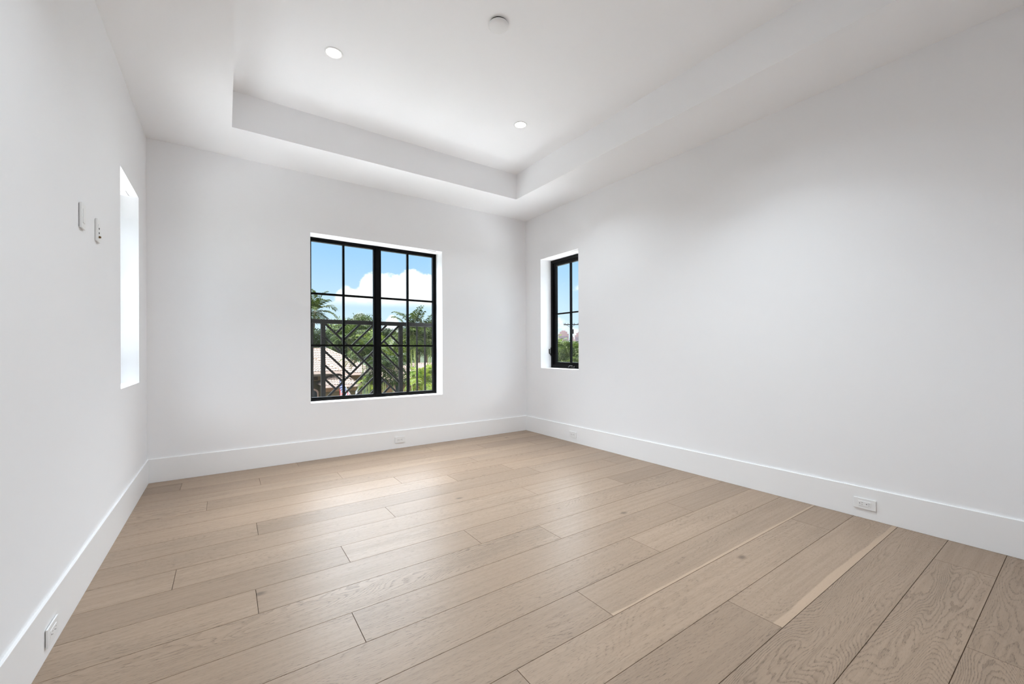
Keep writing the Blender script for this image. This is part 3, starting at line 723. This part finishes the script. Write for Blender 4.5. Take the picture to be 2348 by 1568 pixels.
# ---- palms and trees
def frond_mesh(m, base, az, el, L, leaf, rg, droop=1.0, n=20, wid=0.035, mi_leaf=0, mi_r=1):
    d = Vector((math.cos(az)*math.cos(el), math.sin(az)*math.cos(el), math.sin(el)))
    p = Vector(base); pts = [p.copy()]; dirs = [d.copy()]; st = L/n
    for k in range(n):
        d = (d+Vector((0, 0, -droop*0.085*(0.4+k/n)))).normalized(); p = p+d*st; pts.append(p.copy()); dirs.append(d.copy())
    m.tube(pts[::2], [0.016*(1-0.85*k/(len(pts[::2])-1)) for k in range(len(pts[::2]))], 4, mi_r)
    for k in range(2, n+1):
        f = k/n; ll = leaf*(0.35+1.0*math.sin(math.pi*min(1, 0.12+f*0.80)))*rg.uniform(0.85, 1.1)
        t = dirs[k]; side = t.cross(Vector((0, 0, 1)))
        if side.length < 1e-3: side = Vector((1, 0, 0))
        side.normalize(); nrm = side.cross(t)
        for s in (-1, 1):
            dd = (side*s*0.80+t*0.62+nrm*0.18+Vector((rg.uniform(-.1, .1), rg.uniform(-.1, .1), rg.uniform(-.12, .08)))).normalized()
            a = pts[k]; mid = a+dd*ll*0.55; tip = a+dd*ll+Vector((0, 0, -ll*0.30))
            wv = t*wid*0.5
            m.quad(a-wv*0.5, mid-wv, mid+wv, a+wv*0.5, mi_leaf); m.tri(mid-wv, tip, mid+wv, mi_leaf)
def palm(name, base, crown, label, cat, group, seed, nf=14, L=1.7, leaf=0.5, leafm='palm', thick=0.11, droop=1.0, wid=0.045, emin=-25, emax=78, stems=1, spread=0.0):
    rg = random.Random(seed); base = Vector(base); crown = Vector(crown)
    t = empty(name, base); tag(t, label, cat, group)
    for s in range(stems):
        off = Vector((rg.uniform(-spread, spread), rg.uniform(-spread*0.5, spread*0.5), 0)) if stems > 1 else Vector((0, 0, 0))
        top = crown-base+off+Vector((0, 0, rg.uniform(-0.7, 0.15)*spread if stems > 1 else 0))
        b0 = off*0.35
        pts = [b0.lerp(top, k/8)+Vector((0.12*math.sin(k*0.7+s), 0.05*math.sin(k+s), 0))*(k/8)*(1-k/8)*2 for k in range(9)]
        m = MB(); m.tube(pts, [thick*(1-0.045*k) for k in range(9)], 8); m.build('trunk' if stems == 1 else 'stem', M['bark' if stems == 1 else 'rachis'], t, smooth=True)
        for k in range(nf):
            az = 2*math.pi*(k*0.382+rg.uniform(-.05, .05)); f = (k+0.5)/nf
            el = R(emin+(emax-emin)*f)
            m = MB(); frond_mesh(m, top+Vector((0, 0, rg.uniform(-.1, .1))), az, el, L*rg.uniform(0.85, 1.1), leaf, rg, droop, 18, wid)
            m.build('frond', [M[leafm], M['rachis']], t, recalc=False)
    return t
def tree(name, base, r, hgt, label, group, seed, leafm='deep', lumps=9, nl=2600, leaf=0.16, squash=0.8):
    rg = random.Random(seed); base = Vector(base)
    t = empty(name, base); tag(t, label, 'tree', group)
    m = MB(); m.tube([(0, 0, 0), (0.1, 0, hgt*0.5), (0.0, 0.1, hgt-0.2*r)], [0.10+r*0.05, 0.08+r*0.04, 0.05], 8)
    for k in range(4):
        a = k*1.7+seed; m.tube([(0, 0, hgt*0.55), (math.cos(a)*r*0.5, math.sin(a)*r*0.5, hgt-0.15*r)], [0.05+r*0.02, 0.03], 6)
    m.build('trunk', M['bark'], t, smooth=True)
    m = MB(); cs = []
    for k in range(lumps):
        a = rg.uniform(0, 6.28); q = r*0.62*math.sqrt(rg.random())
        cs.append((Vector((math.cos(a)*q, math.sin(a)*q, hgt-r*0.5*squash+rg.uniform(-0.35, 0.45)*r*squash)), r*rg.uniform(0.32, 0.55)))
    for k in range(nl):
        c, rr = cs[k % lumps]; d = Vector((rg.gauss(0, 1), rg.gauss(0, 1), rg.gauss(0, 1))).normalized()
        p = c+Vector((d.x*rr, d.y*rr, d.z*rr*squash))*rg.uniform(0.75, 1.08)
        a = Vector((rg.uniform(-1, 1), rg.uniform(-1, 1), rg.uniform(-1, 0.3))).normalized(); b = a.cross(d).normalized()
        l = leaf*rg.uniform(0.7, 1.3)
        m.quad(p, p+a*l*0.5+b*l*0.28, p+a*l, p+a*l*0.5-b*l*0.28)
    m.build('foliage', M[leafm], t, recalc=False)
    return t
def px_base(px, Y): q = at(px, 800, Y); return Vector((q.x, q.y, -3.6))
# tall palm behind the house, upper left of the far window
palm('coconut_palm', px_base(712, 61), at(722, 714, 61), 'tall slender palm against the sky at the left edge of the far window', 'palm', None, 3, 15, 3.4, 1.1, 'palm', 0.22, 1.0, 0.20, -25, 86)
# clumping palms nearer
palm('areca_palm', px_base(846, 14.2), at(842, 815, 14.2), 'clump of green palm fronds behind the centre bar of the far window', 'palm', 'clumping palms in the garden', 5, 9, 0.95, 0.32, 'mid', 0.03, 1.2, 0.045, -5, 80, 4, 0.30)
palm('areca_palm', px_base(893, 11.8), at(891, 836, 11.8), 'dark drooping palm clump framed by the lattice, right of the centre bar', 'palm', 'clumping palms in the garden', 8, 10, 0.95, 0.36, 'deep', 0.035, 1.4, 0.05, -20, 75, 3, 0.30)
palm('areca_palm', px_base(968, 8.6), at(964, 768, 8.6), 'tall feathery palm clump at the right edge of the far window', 'palm', 'clumping palms in the garden', 13, 11, 0.95, 0.30, 'palm', 0.028, 1.2, 0.042, -20, 86, 5, 0.34)
palm('areca_palm', px_base(990, 6.6), at(988, 868, 6.6), 'low lime green palm clump in the lower right pane of the far window', 'palm', 'clumping palms in the garden', 21, 9, 0.60, 0.22, 'lime', 0.022, 1.2, 0.032, 0, 80, 3, 0.32)
palm('areca_palm', px_base(800, 39), at(797, 776, 39), 'grey green palm behind the tiled roof, in the left half of the lattice', 'palm', 'clumping palms in the garden', 33, 12, 2.5, 0.78, 'mid', 0.12, 1.3, 0.13, -30, 78, 2, 0.8)
palm('areca_palm', px_base(846, 24.5), at(847, 880, 24.5), 'small yellow-green palm against the porch wall beside the downspout', 'palm', 'clumping palms in the garden', 37, 9, 0.95, 0.36, 'lime', 0.05, 1.1, 0.07, 0, 80, 2, 0.3)
# broad crowns of the tree line
trs = [(690, 71, 783, 4.4, 'mid', 'round green tree behind the roof at the left edge of the far window'),
       (752, 53, 770, 3.2, 'deep', 'dark round tree behind the tiled roof ridge left of the palm fronds'),
       (771, 76, 742, 4.2, 'lime', 'yellow-green tree crown just under the top rail in the left half'),
       (828, 67, 727, 3.6, 'mid', 'tree crown peeping above the top rail at the middle of the far window'),
       (812, 59, 758, 3.4, 'deep', 'wide dark green tree in the middle of the lattice'),
       (846, 46, 768, 3.0, 'lime', 'bright lime tree behind the fronds near the centre bar'),
       (880, 75, 754, 3.0, 'deep', 'dark thin tree right of the centre bar behind the drooping palm'),
       (905, 51, 792, 3.5, 'lime', 'lime tree filling the right half of the lattice'),
       (938, 67, 764, 3.6, 'mid', 'mid green tree behind the right post of the railing'),
       (975, 42, 750, 3.3, 'deep', 'dark tree behind the tall feathery palm at the right'),
       (960, 78, 776, 3.9, 'lime', 'yellow-green tree behind the pickets, below the tall feathery palm'),
       (1018, 55, 758, 4.0, 'mid', 'broad green tree at the far right edge of the double window')]
for i, (px, Y, py, r, lm, lb) in enumerate(trs):
    q = at(px, py, Y); tree('broadleaf_tree', (q.x, q.y, -3.6), r, q.z+3.6, lb, 'trees behind the houses', 50+i, lm, 12, 5600, 0.25)
# clipped hedge in front of the second house
hq0, hq1 = at(944, 858, 10.05), at(1012, 858, 10.05)
rg = random.Random(77); m = MB()
for k in range(2600):
    p = Vector((rg.uniform(hq0.x, hq1.x+0.6)-hq0.x, rg.uniform(0, 0.40), rg.uniform(-3.6, hq0.z)+3.6))
    if rg.random() < 0.5: p.y = 0.0
    if rg.random() < 0.25: p.z = hq0.z+3.6
    a = Vector((rg.uniform(-1, 1), rg.uniform(-1, 0.2), rg.uniform(-0.6, 1))).normalized(); b = a.cross(Vector((0.3, 1, 0.2))).normalized(); l = rg.uniform(0.08, 0.16)
    m.quad(p, p+a*l*0.5+b*l*0.3, p+a*l, p+a*l*0.5-b*l*0.3)
hg = empty('hedge', (hq0.x, 10.05, -3.6)); tag(hg, 'bright green hedge below the second house, lower right of the far window', 'hedge')
m.build('foliage', M['lime'], hg, recalc=False)
# ---- view from the narrow right window: palms close by, utility pole, far towers
def along(px, py, dist):
    d = (FW*FOC + RT*(px-PPX) - UP*(py-PPY)).normalized(); return CAM+d*dist
def gb_(v): return Vector((v.x, v.y, -3.6))
for i, (px, py, ds, lm, sd, lb) in enumerate([
        (1283, 812, 21.0, 'lime', 91, 'lime green palm clump at the left of the narrow window'),
        (1319, 815, 17.5, 'mid', 92, 'arching green palm clump at the right of the narrow window'),
        (1301, 826, 13.6, 'palm', 93, 'darker palm fronds low in the middle of the narrow window')]):
    c = along(px, py, ds)
    palm('areca_palm', gb_(c), c, lb, 'palm', 'palms outside the narrow window', sd, 13, 0.95, 0.30, lm, 0.03, 1.3, 0.034, -15, 72, 4, 0.40)
for i, (px, py, ds, lm, lb) in enumerate([(1284, 796, 24, 'lime', 'lime tree crown below the rosy tower in the narrow window'),
                                          (1322, 799, 29.5, 'mid', 'green tree crown at the right edge of the narrow window'),
                                          (1303, 798, 35.5, 'deep', 'dark tree crown behind the muntin of the narrow window')]):
    c = along(px, py, ds); tree('broadleaf_tree', (c.x, c.y, -3.6), 2.2, c.z+3.6, lb, 'trees beyond the narrow window', 120+i, lm, 10, 5200, 0.17)
def tower(px, ptop, dist, wid, label, seed):
    c = along(px, ptop, dist); zt = c.z
    t = empty('apartment_tower', gb_(c), (0, 0, -R(42))); tag(t, label, 'tower', 'apartment towers on the horizon')
    m = MB(); hh = zt+3.6
    m.box(-wid/2, wid/2, -9, 9, 0, hh-7); m.box(-wid*0.36, wid*0.36, -8, 8, hh-7, hh-2.5); m.box(-wid*0.2, wid*0.2, -5, 5, hh-2.5, hh)
    m.build('tower_wall', M['tower'], t)
    for c_ in range(5):
        m = MB(); x = -wid*0.42+wid*0.84*(c_+0.5)/5
        for f in range(int((hh-10)/3.2)): m.box(x-wid*0.045, x+wid*0.045, -9.3, -8.9, 1.2+f*3.2, 3.2+f*3.2)
        m.build('window_column', M['tower_pane'], t)
tower(1292, 758, 880, 22, 'larger rosy apartment tower on the horizon, left in the narrow window', 1)
tower(1312, 771, 930, 10, 'slim pale tower between the two larger ones on the horizon', 2)
tower(1330, 761, 860, 22, 'rosy apartment tower cut by the right edge of the narrow window', 3)
c = along(1308.5, 736, 75)
t = empty('utility_pole', gb_(c), (0, 0, -R(43))); tag(t, 'distant timber utility pole with crossarm seen through the narrow window', 'utility pole')
hz = c.z+3.6
m = MB(); m.tube([(0, 0, 0), (0, 0, hz)], [0.17, 0.12], 10); m.build('pole', M['timber'], t, smooth=True)
m = MB(); m.box(-1.25, 1.5, -0.16, -0.04, hz-0.72, hz-0.56); ar = m.build('crossarm', M['timber'], t)
for x in (-1.15, -0.95, -0.45, 0.30, 0.62, 1.3):
    m = MB(); m.tube([(x, -0.10, hz-0.56), (x, -0.10, hz-0.36)], [0.05, 0.035], 8); m.build('insulator', M['timber'], ar)
m = MB()
for s in (-1, 1): m.bar((0, -0.1, hz-1.2), (s*0.75, -0.1, hz-0.7), 0.06, 0.06, up=(0, 1, 0))
m.build('brace', M['timber'], t)
m = MB(); m.tube([(0.35, 0, hz-2.3), (0.35, 0, hz-1.5)], 0.2, 10); m.build('transformer', M['timber'], t)
